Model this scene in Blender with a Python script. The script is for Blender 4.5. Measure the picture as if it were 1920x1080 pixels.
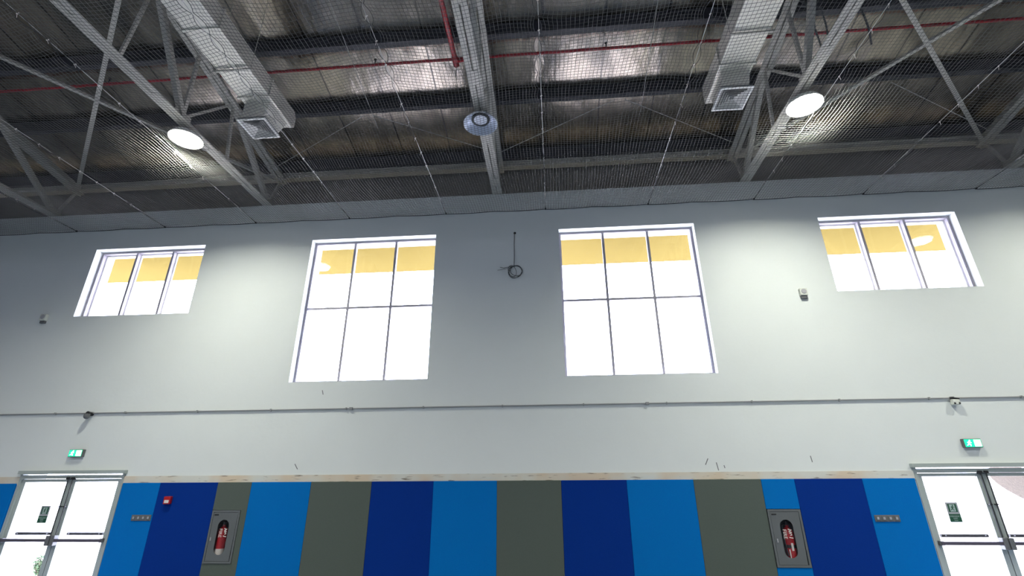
import bpy, math, random
import numpy as np
from mathutils import Vector, Matrix

for _o in list(bpy.data.objects):
    bpy.data.objects.remove(_o, do_unlink=True)
SC = bpy.context.scene
COL = SC.collection
EYE = 1.95            # eye height above the floor; all heights below are measured from the eye
R = math.radians

# ------------------------------------------------------------------ camera
def make_camera():
    p, yw, r = R(22.19), R(4.64), R(-0.29)
    cp, sp, cy, sy = math.cos(p), math.sin(p), math.cos(yw), math.sin(yw)
    fw = Vector((-sy*cp, cy*cp, sp)); rt = Vector((cy, sy, 0)); up = rt.cross(fw)
    c, s = math.cos(r), math.sin(r)
    rt, up = c*rt + s*up, -s*rt + c*up
    cam = bpy.data.cameras.new('camera'); o = bpy.data.objects.new('camera', cam); COL.objects.link(o)
    cam.sensor_width = 36.0; cam.lens = 916.6/1920*36.0; cam.clip_start = 0.05; cam.clip_end = 300
    m = Matrix.Identity(4)
    for i in range(3):
        m[i][0] = rt[i]; m[i][1] = up[i]; m[i][2] = -fw[i]
    m[2][3] = EYE
    o.matrix_world = m
    SC.camera = o
make_camera()

# ------------------------------------------------------------------ world, exposure
w = bpy.data.worlds.new('overcast_sky'); SC.world = w; w.use_nodes = True
bg = w.node_tree.nodes['Background']
bg.inputs['Color'].default_value = (0.70, 0.74, 1.0, 1); bg.inputs['Strength'].default_value = 16.0
SC.view_settings.view_transform = 'Standard'
SC.view_settings.look = 'None'
SC.view_settings.gamma = 1.0
SC.view_settings.use_curve_mapping = False
SC.view_settings.exposure = 0.55
LAMP_WATTS = 188.0
REAR_WATTS = 128.0
cyc = SC.cycles
cyc.use_denoising = True
cyc.max_bounces = 8; cyc.diffuse_bounces = 5; cyc.glossy_bounces = 4; cyc.transparent_max_bounces = 12
cyc.sample_clamp_indirect = 6.0

def portal(cx, cz, sx, sz, y, rear=False):
    """sampling aid over an opening through which the sky lights the hall"""
    l = bpy.data.lights.new('window_portal', 'AREA'); l.shape = 'RECTANGLE'; l.size = sx; l.size_y = sz
    l.cycles.is_portal = True
    o = bpy.data.objects.new('window_portal', l); COL.objects.link(o)
    o.location = (cx, y, cz + EYE); o.rotation_euler = (R(-90) if not rear else R(90), 0, 0)

# ------------------------------------------------------------------ materials
def lin(c):
    return tuple(((v/255)/12.92 if v/255 <= 0.04045 else ((v/255+0.055)/1.055)**2.4) for v in c)
def mat(name, col, rough=0.6, metal=0.0, var=0.0, vscale=3.0, bump=0.0, bscale=20.0, emit=None, spec=0.5, stretch=None):
    m = bpy.data.materials.new(name); m.use_nodes = True
    nt = m.node_tree; b = nt.nodes['Principled BSDF']
    b.inputs['Base Color'].default_value = (*col, 1); b.inputs['Roughness'].default_value = rough
    b.inputs['Metallic'].default_value = metal
    b.inputs['Specular IOR Level'].default_value = spec
    tc = nt.nodes.new('ShaderNodeTexCoord')
    src = tc.outputs['Object']
    if stretch:
        mp = nt.nodes.new('ShaderNodeMapping'); mp.inputs['Scale'].default_value = stretch
        nt.links.new(src, mp.inputs['Vector']); src = mp.outputs['Vector']
    if var:
        n = nt.nodes.new('ShaderNodeTexNoise'); n.inputs['Scale'].default_value = vscale; n.inputs['Detail'].default_value = 4
        nt.links.new(src, n.inputs['Vector'])
        mx = nt.nodes.new('ShaderNodeMix'); mx.data_type = 'RGBA'
        mx.inputs['A'].default_value = (*[c*(1-var) for c in col], 1)
        mx.inputs['B'].default_value = (*[min(1, c*(1+var)) for c in col], 1)
        nt.links.new(n.outputs['Fac'], mx.inputs['Factor']); nt.links.new(mx.outputs['Result'], b.inputs['Base Color'])
    if bump:
        n = nt.nodes.new('ShaderNodeTexNoise'); n.inputs['Scale'].default_value = bscale; n.inputs['Detail'].default_value = 5
        nt.links.new(src, n.inputs['Vector'])
        bp = nt.nodes.new('ShaderNodeBump'); bp.inputs['Strength'].default_value = bump; bp.inputs['Distance'].default_value = 0.02
        nt.links.new(n.outputs['Fac'], bp.inputs['Height']); nt.links.new(bp.outputs['Normal'], b.inputs['Normal'])
    if emit:
        b.inputs['Emission Color'].default_value = (*emit[0], 1); b.inputs['Emission Strength'].default_value = emit[1]
    return m
def glass_mat(name, tint=(1, 1, 1), fres=0.02, rough=0.02):
    m = bpy.data.materials.new(name); m.use_nodes = True; nt = m.node_tree
    nt.nodes.remove(nt.nodes['Principled BSDF']); out = nt.nodes['Material Output']
    t = nt.nodes.new('ShaderNodeBsdfTransparent'); t.inputs['Color'].default_value = (*tint, 1)
    g = nt.nodes.new('ShaderNodeBsdfGlossy'); g.inputs['Roughness'].default_value = rough
    lw = nt.nodes.new('ShaderNodeLayerWeight'); lw.inputs['Blend'].default_value = 0.5
    pw = nt.nodes.new('ShaderNodeMath'); pw.operation = 'POWER'; pw.inputs[1].default_value = 5.0
    f = nt.nodes.new('ShaderNodeMath'); f.operation = 'MULTIPLY_ADD'; f.inputs[1].default_value = 0.94; f.inputs[2].default_value = fres
    nt.links.new(lw.outputs['Facing'], pw.inputs[0]); nt.links.new(pw.outputs[0], f.inputs[0])
    mx = nt.nodes.new('ShaderNodeMixShader')
    nt.links.new(f.outputs[0], mx.inputs[0]); nt.links.new(t.outputs[0], mx.inputs[1]); nt.links.new(g.outputs[0], mx.inputs[2])
    nt.links.new(mx.outputs[0], out.inputs['Surface'])
    return m

M = {}
M['wall'] = mat('wall_paint', (0.74, 0.775, 0.765), 0.55, var=0.03, vscale=1.2, bump=0.1, bscale=9, spec=0.3)
M['wall_hi'] = mat('upper_wall_render', (0.20, 0.19, 0.175), 0.85, var=0.25, vscale=1.6, bump=0.3, bscale=5)
M['floor'] = mat('sports_floor', (0.17, 0.21, 0.27), 0.4, var=0.1, vscale=2)
M['wall_rear'] = mat('rear_wall_paint', (0.30, 0.32, 0.34), 0.7, var=0.05, vscale=1)
M['ground'] = mat('pale_paving', (0.62, 0.58, 0.50), 0.9, var=0.1, vscale=1)
M['soffit'] = mat('soffit_paint', (0.145, 0.110, 0.034), 1.0, var=0.06, vscale=1.5, spec=0.0)
M['steel'] = mat('painted_truss_steel', (0.47, 0.455, 0.41), 0.5, var=0.12, vscale=4)
M['steel_dk'] = mat('dark_purlin_steel', (0.035, 0.036, 0.045), 0.6, var=0.2, vscale=3)
M['galv'] = mat('duct_foil_grey', (0.72, 0.70, 0.63), 0.42, metal=0.35, var=0.12, vscale=2.5, bump=0.2, bscale=6)
M['white'] = mat('white_enamel', (0.80, 0.80, 0.78), 0.4)
M['cream'] = mat('off_white_plastic', (0.66, 0.68, 0.62), 0.5)
M['greyp'] = mat('grey_plastic', (0.13, 0.135, 0.14), 0.5)
M['black'] = mat('black_plastic', (0.012, 0.012, 0.014), 0.5)
M['red'] = mat('red_pipe_paint', (0.30, 0.012, 0.02), 0.35, var=0.15, vscale=6)
M['red2'] = mat('extinguisher_red', (0.42, 0.01, 0.015), 0.3)
M['alu'] = mat('window_aluminium', (0.38, 0.36, 0.41), 0.4, var=0.03)
M['door'] = mat('door_aluminium', (0.42, 0.47, 0.45), 0.4, metal=0.15, var=0.06, vscale=3)
M['door_dk'] = mat('door_gasket', (0.05, 0.055, 0.055), 0.6)
M['bar'] = mat('push_bar_anodised', (0.085, 0.075, 0.10), 0.4)
M['cab'] = mat('cabinet_grey', (0.12, 0.132, 0.138), 0.45, var=0.05)
M['glass'] = glass_mat('window_glass')
M['lampglass'] = glass_mat('lamp_cover_glass', (0.9, 0.93, 1.0), 0.06, 0.1)
M['net'] = mat('net_twine', (0.12, 0.12, 0.115), 0.8)
M['rope'] = mat('net_rope', (0.03, 0.032, 0.035), 0.8)
M['wire'] = mat('steel_wire_rope', (0.42, 0.42, 0.40), 0.5, metal=0.2)
M['blue'] = mat('felt_bright_blue', (0.0, 0.155, 0.50), 0.9, var=0.05, vscale=40, bump=0.2, bscale=90, spec=0.1)
M['navy'] = mat('felt_dark_blue', (0.001, 0.031, 0.24), 0.9, var=0.06, vscale=40, bump=0.2, bscale=90, spec=0.1)
M['olive'] = mat('felt_grey', (0.10, 0.122, 0.108), 0.9, var=0.06, vscale=40, bump=0.2, bscale=90, spec=0.1)
M['conduit'] = mat('conduit_grey', (0.26, 0.265, 0.27), 0.5)
M['cable'] = mat('cable_grey', (0.07, 0.075, 0.08), 0.6)
M['refl'] = mat('lamp_reflector', (0.62, 0.66, 0.72), 0.35, metal=0.3)
M['lens_on'] = mat('lit_lamp_lens', (1, 1, 1), 0.4, emit=((1.0, 1.0, 0.93), 22.0))
M['exit_w'] = mat('exit_sign_white_lit', (1, 1, 1), 0.4, emit=((0.9, 1.0, 0.95), 2.2))
M['exit_g'] = mat('exit_sign_green_lit', (0.0, 0.5, 0.25), 0.4, emit=((0.02, 0.75, 0.33), 1.0))
M['sgreen'] = mat('sign_green', (0.012, 0.085, 0.045), 0.5)
M['sgrey'] = mat('sign_grey_edge', (0.40, 0.40, 0.43), 0.5)
M['spale'] = mat('sign_pale', (0.40, 0.50, 0.47), 0.5)
M['label'] = mat('label_white', (0.75, 0.70, 0.66), 0.5)
M['leaf'] = mat('shrub_leaf', (0.10, 0.16, 0.08), 0.7, var=0.3, vscale=20)
M['bark'] = mat('shrub_stem', (0.12, 0.09, 0.06), 0.9)
M['thatch'] = mat('thatch_straw', (0.062, 0.050, 0.036), 0.95, var=0.5, vscale=14, bump=0.8, bscale=25)
M['tim'] = mat('timber_post', (0.2, 0.13, 0.08), 0.9, var=0.2)

# crinkled aluminium foil lining under the roof
def foil():
    m = bpy.data.materials.new('roof_foil_lining'); m.use_nodes = True; nt = m.node_tree
    b = nt.nodes['Principled BSDF']; b.inputs['Metallic'].default_value = 0.95
    tc = nt.nodes.new('ShaderNodeTexCoord')
    mp = nt.nodes.new('ShaderNodeMapping'); mp.inputs['Scale'].default_value = (1.0, 0.35, 1.0)
    nt.links.new(tc.outputs['Object'], mp.inputs['Vector'])
    n = nt.nodes.new('ShaderNodeTexNoise'); n.inputs['Scale'].default_value = 1.3; n.inputs['Detail'].default_value = 5; n.inputs['Roughness'].default_value = 0.6
    nt.links.new(mp.outputs['Vector'], n.inputs['Vector'])
    cr = nt.nodes.new('ShaderNodeValToRGB')
    cr.color_ramp.elements[0].position = 0.3; cr.color_ramp.elements[0].color = (0.15, 0.14, 0.13, 1)
    cr.color_ramp.elements[1].position = 0.7; cr.color_ramp.elements[1].color = (0.52, 0.45, 0.37, 1)
    nt.links.new(n.outputs['Fac'], cr.inputs['Fac'])
    # lap joints of the foil strips every 1.2 m across the hall
    sx = nt.nodes.new('ShaderNodeSeparateXYZ'); nt.links.new(tc.outputs['Object'], sx.inputs[0])
    md = nt.nodes.new('ShaderNodeMath'); md.operation = 'PINGPONG'; md.inputs[1].default_value = 0.61
    nt.links.new(sx.outputs['X'], md.inputs[0])
    lt = nt.nodes.new('ShaderNodeMath'); lt.operation = 'LESS_THAN'; lt.inputs[1].default_value = 0.018
    nt.links.new(md.outputs[0], lt.inputs[0])
    mx = nt.nodes.new('ShaderNodeMix'); mx.data_type = 'RGBA'; mx.inputs['B'].default_value = (0.14, 0.13, 0.12, 1)
    nt.links.new(lt.outputs[0], mx.inputs['Factor']); nt.links.new(cr.outputs['Color'], mx.inputs['A'])
    nt.links.new(mx.outputs['Result'], b.inputs['Base Color'])
    b.inputs['Roughness'].default_value = 0.25
    n2 = nt.nodes.new('ShaderNodeTexNoise'); n2.inputs['Scale'].default_value = 1.9; n2.inputs['Detail'].default_value = 3.5
    mp2 = nt.nodes.new('ShaderNodeMapping'); mp2.inputs['Scale'].default_value = (1.6, 0.5, 1.0)
    nt.links.new(tc.outputs['Object'], mp2.inputs['Vector']); nt.links.new(mp2.outputs['Vector'], n2.inputs['Vector'])
    bp = nt.nodes.new('ShaderNodeBump'); bp.inputs['Strength'].default_value = 0.55; bp.inputs['Distance'].default_value = 0.06
    nt.links.new(n2.outputs['Fac'], bp.inputs['Height']); nt.links.new(bp.outputs['Normal'], b.inputs['Normal'])
    return m
M['foil'] = foil()

def plaster_strip():
    m = bpy.data.materials.new('bare_plaster_strip'); m.use_nodes = True; nt = m.node_tree
    b = nt.nodes['Principled BSDF']; b.inputs['Roughness'].default_value = 0.8
    tc = nt.nodes.new('ShaderNodeTexCoord')
    n = nt.nodes.new('ShaderNodeTexNoise'); n.inputs['Scale'].default_value = 0.9; n.inputs['Detail'].default_value = 3
    nt.links.new(tc.outputs['Object'], n.inputs['Vector'])
    cr = nt.nodes.new('ShaderNodeValToRGB')
    cr.color_ramp.elements[0].position = 0.42; cr.color_ramp.elements[0].color = (0.66, 0.66, 0.60, 1)
    cr.color_ramp.elements[1].position = 0.58; cr.color_ramp.elements[1].color = (0.66, 0.55, 0.42, 1)
    nt.links.new(n.outputs['Fac'], cr.inputs['Fac'])
    # scuffs and drips of dirt along the upper edge
    mp = nt.nodes.new('ShaderNodeMapping'); mp.inputs['Scale'].default_value = (3.2, 1, 26)
    nt.links.new(tc.outputs['Object'], mp.inputs['Vector'])
    n2 = nt.nodes.new('ShaderNodeTexNoise'); n2.inputs['Scale'].default_value = 1.0; n2.inputs['Detail'].default_value = 6
    nt.links.new(mp.outputs['Vector'], n2.inputs['Vector'])
    r2 = nt.nodes.new('ShaderNodeValToRGB')
    r2.color_ramp.elements[0].position = 0.60; r2.color_ramp.elements[0].color = (0, 0, 0, 1)
    r2.color_ramp.elements[1].position = 0.68; r2.color_ramp.elements[1].color = (0.8, 0.8, 0.8, 1)
    nt.links.new(n2.outputs['Fac'], r2.inputs['Fac'])
    mx = nt.nodes.new('ShaderNodeMix'); mx.data_type = 'RGBA'; mx.inputs['B'].default_value = (0.16, 0.12, 0.08, 1)
    nt.links.new(r2.outputs['Color'], mx.inputs['Factor']); nt.links.new(cr.outputs['Color'], mx.inputs['A'])
    nt.links.new(mx.outputs['Result'], b.inputs['Base Color'])
    return m
M['strip'] = plaster_strip()

# ------------------------------------------------------------------ mesh building
class MB:
    """collects faces in world coordinates (heights from the eye) and links them as one mesh object"""
    def __init__(s): s.v = []; s.f = []; s.smooth = False
    def add(s, vs, fs):
        n = len(s.v); s.v += [tuple(v) for v in vs]; s.f += [tuple(i+n for i in f) for f in fs]; return s
    def box(s, x0, x1, y0, y1, z0, z1):
        vs = [(x, y, z) for z in (z0, z1) for y in (y0, y1) for x in (x0, x1)]
        return s.add(vs, [(0,2,3,1),(4,5,7,6),(0,1,5,4),(2,6,7,3),(0,4,6,2),(1,3,7,5)])
    def bar(s, a, b, w, h, up=(0, 0, 1)):
        a, b = Vector(a), Vector(b); d = (b-a).normalized(); u = Vector(up)
        if abs(d.dot(u)) > 0.98: u = Vector((1, 0, 0))
        sd = d.cross(u).normalized(); u = sd.cross(d)
        vs = []
        for p in (a, b):
            for i, j in ((-1,-1),(1,-1),(1,1),(-1,1)):
                vs.append(p + sd*(w/2*i) + u*(h/2*j))
        return s.add(vs, [(3,2,1,0),(4,5,6,7),(0,1,5,4),(1,2,6,5),(2,3,7,6),(3,0,4,7)])
    def tube(s, pts, r, n=8, closed=False, caps=True):
        pts = [Vector(p) for p in pts]; k = len(pts); vs = []; prev = None
        for i, p in enumerate(pts):
            a = pts[i-1] if (i or closed) else p; b = pts[(i+1) % k] if (i < k-1 or closed) else p
            d = (b-a).normalized()
            u = prev if prev is not None else (Vector((0, 0, 1)) if abs(d.z) < 0.9 else Vector((1, 0, 0)))
            sd = d.cross(u).normalized(); u = sd.cross(d).normalized(); prev = u
            rr = r[i] if isinstance(r, (list, tuple)) else r
            vs += [p + (sd*math.cos(2*math.pi*j/n) + u*math.sin(2*math.pi*j/n))*rr for j in range(n)]
        fs = []
        for i in range(k if closed else k-1):
            i2 = (i+1) % k
            for j in range(n):
                j2 = (j+1) % n; fs.append((i*n+j, i*n+j2, i2*n+j2, i2*n+j))
        if caps and not closed:
            fs.append(tuple(range(n))[::-1]); fs.append(tuple((k-1)*n+j for j in range(n)))
        s.smooth = True
        return s.add(vs, fs)
    def lathe(s, prof, c, n=24, axis='z', caps=True):
        vs = []
        for r, h in prof:
            for j in range(n):
                t = 2*math.pi*j/n; x, y = r*math.cos(t), r*math.sin(t)
                vs.append((c[0]+x, c[1]+y, c[2]+h) if axis == 'z' else (c[0]+x, c[1]+h, c[2]+y))
        fs = []
        for i in range(len(prof)-1):
            for j in range(n):
                j2 = (j+1) % n; fs.append((i*n+j, i*n+j2, (i+1)*n+j2, (i+1)*n+j))
        if caps and prof[0][0] > 1e-5: fs.append(tuple(range(n))[::-1])
        if caps and prof[-1][0] > 1e-5: fs.append(tuple((len(prof)-1)*n+j for j in range(n)))
        s.smooth = True
        return s.add(vs, fs)
    def prism(s, poly, y0, y1):
        """outline in x and z, thickness along y"""
        n = len(poly); vs = [(x, y0, z) for x, z in poly] + [(x, y1, z) for x, z in poly]
        return s.add(vs, [tuple(range(n)), tuple(range(2*n-1, n-1, -1))] + [(i, i+n, (i+1) % n + n, (i+1) % n) for i in range(n)])
    def build(s, name, m, parent=None, bevel=0.0):
        me = bpy.data.meshes.new(name)
        vs = np.array(s.v, dtype=float); vs[:, 2] += EYE
        if parent is not None:
            org = Vector(parent.get('_o', (0, 0, 0)))
        else:
            lo, hi = vs.min(0), vs.max(0); org = Vector(((lo[0]+hi[0])/2, (lo[1]+hi[1])/2, lo[2]))
        me.from_pydata([tuple(v - np.array(org)) for v in vs], [], s.f)
        me.materials.append(m if not isinstance(m, str) else M[m])
        o = bpy.data.objects.new(name, me); COL.objects.link(o)
        if s.smooth:
            me.polygons.foreach_set('use_smooth', [True]*len(me.polygons))
            me.set_sharp_from_angle(angle=R(38))
        if parent is not None:
            o.parent = parent
            o['_o'] = tuple(org)
        else:
            o.location = org; o['_o'] = tuple(org)
        if bevel:
            b = o.modifiers.new('bevel', 'BEVEL'); b.width = bevel; b.segments = 2; b.limit_method = 'ANGLE'
        return o
def box(name, m, x0, x1, y0, y1, z0, z1, parent=None, bevel=0.0):
    return MB().box(x0, x1, y0, y1, z0, z1).build(name, m, parent, bevel)
def tag(o, label=None, cat=None, group=None, kind=None):
    if label: o['label'] = label
    if cat: o['category'] = cat
    if group: o['group'] = group
    if kind: o['kind'] = kind
    return o
def thing(name, loc, label, cat, group=None, kind=None):
    o = bpy.data.objects.new(name, None); COL.objects.link(o)
    org = (loc[0], loc[1], loc[2] + EYE); o.location = org; o['_o'] = org; o.empty_display_size = 0.2
    return tag(o, label, cat, group, kind)
def copy_tree(o, parent=None):
    c = o.copy(); COL.objects.link(c)
    if parent is not None: c.parent = parent
    for ch in [k for k in o.children]:
        copy_tree(ch, c)
    return c
def clone(o, dx, dy=0, dz=0, label=None, group=None):
    c = copy_tree(o); c.location = Vector(o.location) + Vector((dx, dy, dz))
    if label: c['label'] = label
    if group: c['group'] = group
    return c

YW = 9.86             # inner face of the wall with the windows
FL = -EYE
MID = -1.14           # the middle roof truss
BAY = 5.71
XL, XR = MID - 3*BAY, MID + 3*BAY     # side walls
YB = -19.0            # rear wall

def holed_wall(name, x0, x1, z0, z1, y0, y1, holes, m):
    xs = sorted({x0, x1, *[h[0] for h in holes], *[h[1] for h in holes]})
    zs = sorted({z0, z1, *[h[2] for h in holes], *[h[3] for h in holes]})
    mb = MB()
    def hole(i, j):
        cx, cz = (xs[i]+xs[i+1])/2, (zs[j]+zs[j+1])/2
        return any(h[0] < cx < h[1] and h[2] < cz < h[3] for h in holes)
    for i in range(len(xs)-1):
        for j in range(len(zs)-1):
            a, b, c, d = xs[i], xs[i+1], zs[j], zs[j+1]
            if not hole(i, j):
                mb.add([(a,y0,c),(b,y0,c),(b,y0,d),(a,y0,d)], [(0,1,2,3)])
                mb.add([(a,y1,c),(b,y1,c),(b,y1,d),(a,y1,d)], [(3,2,1,0)])
    for a, b, c, d in holes:
        mb.add([(a,y0,c),(b,y0,c),(b,y1,c),(a,y1,c)], [(3,2,1,0)])
        mb.add([(a,y0,d),(b,y0,d),(b,y1,d),(a,y1,d)], [(0,1,2,3)])
        mb.add([(a,y0,c),(a,y1,c),(a,y1,d),(a,y0,d)], [(0,1,2,3)])
        mb.add([(b,y0,c),(b,y1,c),(b,y1,d),(b,y0,d)], [(3,2,1,0)])
    mb.add([(x0,y0,z1),(x1,y0,z1),(x1,y1,z1),(x0,y1,z1)], [(0,1,2,3)])
    return mb.build(name, m)

# ------------------------------------------------------------------ the shell
WINS = [(-11.0, -8.19, 3.71, 5.44), (-5.53, -2.56, 2.07, 5.44), (0.27, 3.27, 2.07, 5.44), (5.92, 8.74, 3.71, 5.44)]
DOORS = [(-10.90, -8.63), (6.35, 8.62)]
DTOP = 0.33
CABS = [(-6.59, -6.03), (3.70, 4.26)]
holes = list(WINS) + [(a, b, FL, DTOP) for a, b in DOORS] + [(a+0.03, b-0.03, -1.24, -0.41) for a, b in CABS]
YT = YW + 0.54        # outer face
front = tag(holed_wall('wall_front', XL, XR, FL, 6.46, YW, YT, holes, 'wall'), kind='structure')
tag(box('wall_upper', 'wall_hi', XL, XR, YT+0.1, YT+0.2, 6.3, 8.1), kind='structure')
tag(box('floor', 'floor', XL, XR, YB, YT, FL-0.2, FL), kind='structure')
tag(box('wall_left', 'wall_rear', XL-0.3, XL, YB, YT+0.2, FL, 11.2), kind='structure')
tag(box('wall_right', 'wall_rear', XR, XR+0.3, YB, YT+0.2, FL, 11.2), kind='structure')
tag(box('wall_back', 'wall_rear', XL-0.3, XR+0.3, YB-0.4, YB, FL, 7.9), kind='structure')
tag(box('ground', 'ground', -60, 60, YT+0.01, 90, FL-0.3, FL-0.12), kind='structure')
tag(box('eaves_soffit', 'soffit', XL-1, XR+1, YT+0.001, 12.15, 5.58, 5.78), kind='structure')

SL = 0.2
def ztc(y): return 7.40 + SL*(10.2-y) if y > -5 else 7.40 + SL*15.2 - SL*(-5-y)   # underside of the top chords
def zroof(y): return ztc(y) + 0.50
mb = MB()
rx = np.linspace(XL, XR, 61)
ys = [YT+0.2, 10.2, 9.4, 8.56, 7.7, 6.93, 6.1, 5.3, 3.67, 2.0, 0.4, -2, -5, -9, -14, YB-0.4]
vs = [(x, y, zroof(y)) for y in ys for x in rx]; n = len(rx)
fs = [(j*n+i, j*n+i+1, (j+1)*n+i+1, (j+1)*n+i) for j in range(len(ys)-1) for i in range(n-1)]
mb.add(vs, fs)
mb.smooth = True
tag(mb.build('ceiling', 'foil'), kind='structure')

# bare plaster band above the felt panels
for k, (a, b) in enumerate(((DOORS[0][1], DOORS[1][0]), (XL, DOORS[0][0]), (DOORS[1][1], XR))):
    tag(box('trim_%d' % (k+1), 'strip', a, b, YW-0.012, YW, 0.10, 0.245), kind='structure')
# scratches on the paint
for (x0, z0, x1, z1) in ((2.83, 0.48, 2.77, 0.37), (2.97, 0.41, 2.99, 0.27), (4.66, 0.51, 4.67, 0.40), (-5.12, 0.45, -5.05, 0.35), (-4.77, 1.89, -4.74, 1.80), (3.10, 0.36, 3.11, 0.31)):
    mb = MB(); mb.bar((x0, YW-0.001, z0), (x1, YW-0.001, z1), 0.014, 0.002, up=(0, 1, 0)); mb.build('scratch', 'greyp', front)

# windows
def window(i, x0, x1, z0, z1, rails):
    root = thing('window_%d' % i, ((x0+x1)/2, YW+0.2, z0), None, None, kind='structure')
    y0, y1 = YW+0.18, YW+0.27
    f = MB(); t = 0.05
    f.box(x0, x1, y0, y1, z0, z0+t); f.box(x0, x1, y0, y1, z1-t, z1)
    f.box(x0, x0+t, y0, y1, z0+t, z1-t); f.box(x1-t, x1, y0, y1, z0+t, z1-t)
    f.build('window_frame', 'alu', root)
    w3 = (x1-x0)/3
    cx = [x0, x0+w3, x0+2*w3, x1]; cz = [z0] + rails + [z1]
    for x in cx[1:3]: box('mullion', 'alu', x-0.026, x+0.026, y0, y1, z0+t, z1-t, root)
    for z in rails: box('transom', 'alu', x0+t, x1-t, y0+0.004, y1-0.004, z-0.025, z+0.025, root)
    for a in range(3):
        for c in range(len(cz)-1):
            ax, bx = cx[a]+0.02, cx[a+1]-0.02
            e0, e1 = cz[c]+0.02, cz[c+1]-0.02
            box('window_pane', 'glass', ax, bx, y0+0.04, y0+0.044, e0, e1, root)
            if i in (1, 4) :
                s = MB(); q = 0.035; ya, yb = y1, y1+0.03
                lo, hi = max(ax, x0+t), min(bx, x1-t); lz, hz = max(e0, z0+t), min(e1, z1-t)
                s.box(lo, lo+q, ya, yb, lz, hz); s.box(hi-q, hi, ya, yb, lz, hz); s.box(lo+q, hi-q, ya, yb, lz, lz+q); s.box(lo+q, hi-q, ya, yb, hz-q, hz)
                s.build('sash', 'white', root)
    portal((x0+x1)/2, (z0+z1)/2, x1-x0, z1-z0, YT+0.02)
for i, (a, b, c, d) in enumerate(WINS):
    window(i+1, a, b, c, d, [3.77] if i in (1, 2) else [])

# doors
def door(i, x0, x1, rod):
    root = thing('door_%d' % i, ((x0+x1)/2, YW, FL), None, None, kind='structure')
    ya, yb = YW-0.02, YW+0.09
    f = MB(); t = 0.05
    f.box(x0, x0+t, ya, yb, FL, DTOP); f.box(x1-t, x1, ya, yb, FL, DTOP)
    f.box(x0-0.03, x1+0.03, ya-0.05, yb, DTOP-0.035, DTOP+0.03)
    f.box(x0+t, x1-t, ya, yb, 0.205, 0.275)
    f.build('door_frame', 'door', root)
    box('top_light', 'glass', x0+t, x1-t, YW+0.03, YW+0.035, 0.275, DTOP-0.035, root)
    xm = (x0+x1)/2
    for sgn in (-1, 1):
        a, b = (x0+t+0.004, xm-0.006) if sgn < 0 else (xm+0.006, x1-t-0.004)
        lf = MB(); ly0, ly1 = YW+0.01, YW+0.06
        outer, inner = (0.075, 0.085)
        aa, bb = (a+outer, b-inner) if sgn < 0 else (a+inner, b-outer)
        lf.box(a, aa, ly0, ly1, FL+0.01, 0.20); lf.box(bb, b, ly0, ly1, FL+0.01, 0.20)
        lf.box(aa, bb, ly0, ly1, 0.145, 0.20); lf.box(aa, bb, ly0, ly1, FL+0.01, FL+0.22)
        leaf = lf.build('door_leaf', 'door', root)
        box('door_glass', 'glass', aa, bb, YW+0.034, YW+0.039, FL+0.22, 0.145, leaf)
        # push bar right across the leaf with its two end housings
        pb = MB(); pb.box(a+0.02, b-0.02, YW-0.08, YW-0.035, -0.932, -0.878)
        bar = pb.build('push_bar', 'bar', leaf, bevel=0.006)
        hx = b-0.045 if sgn < 0 else a+0.045; ox = a+0.04 if sgn < 0 else b-0.04
        box('latch_housing', 'greyp', hx-0.04, hx+0.04, YW-0.085, YW+0.012, -1.0, -0.82, leaf, bevel=0.01)
        box('hinge_housing', 'greyp', ox-0.035, ox+0.035, YW-0.07, YW+0.012, -0.94, -0.87, leaf, bevel=0.008)
        if rod:
            MB().tube([(hx, YW-0.03, -0.82), (hx, YW-0.03, 0.20)], 0.012, 8).build('latch_rod', 'door_dk', leaf)
            box('rod_guide', 'black', hx-0.03, hx+0.03, YW-0.05, YW+0.012, 0.19, 0.235, leaf)
            box('rod_clip', 'black', hx-0.022, hx+0.022, YW-0.045, YW+0.01, -0.32, -0.30, leaf)
        # pull rail fixed to the outside of the glass
        w_ = bb-aa
        pr = MB().tube([(aa+0.08, YW+0.10, -0.80), (bb-0.08, YW+0.10, -0.80)], 0.028, 10)
        for hx2 in (aa+0.14, bb-0.14): pr.tube([(hx2, YW+0.04, -0.80), (hx2, YW+0.10, -0.80)], 0.01, 8)
        pr.build('pull_rail', 'black', leaf)
        box('weather_seal', 'door_dk', (b+0.0005 if sgn < 0 else a-0.0055), (b+0.0055 if sgn < 0 else a-0.0005), YW+0.015, YW+0.055, FL+0.02, 0.2, leaf)
    portal((x0+x1)/2, (FL+DTOP)/2, x1-x0, DTOP-FL, YT+0.02)
    return root
door(1, *DOORS[0], True); door(2, *DOORS[1], True)

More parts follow.
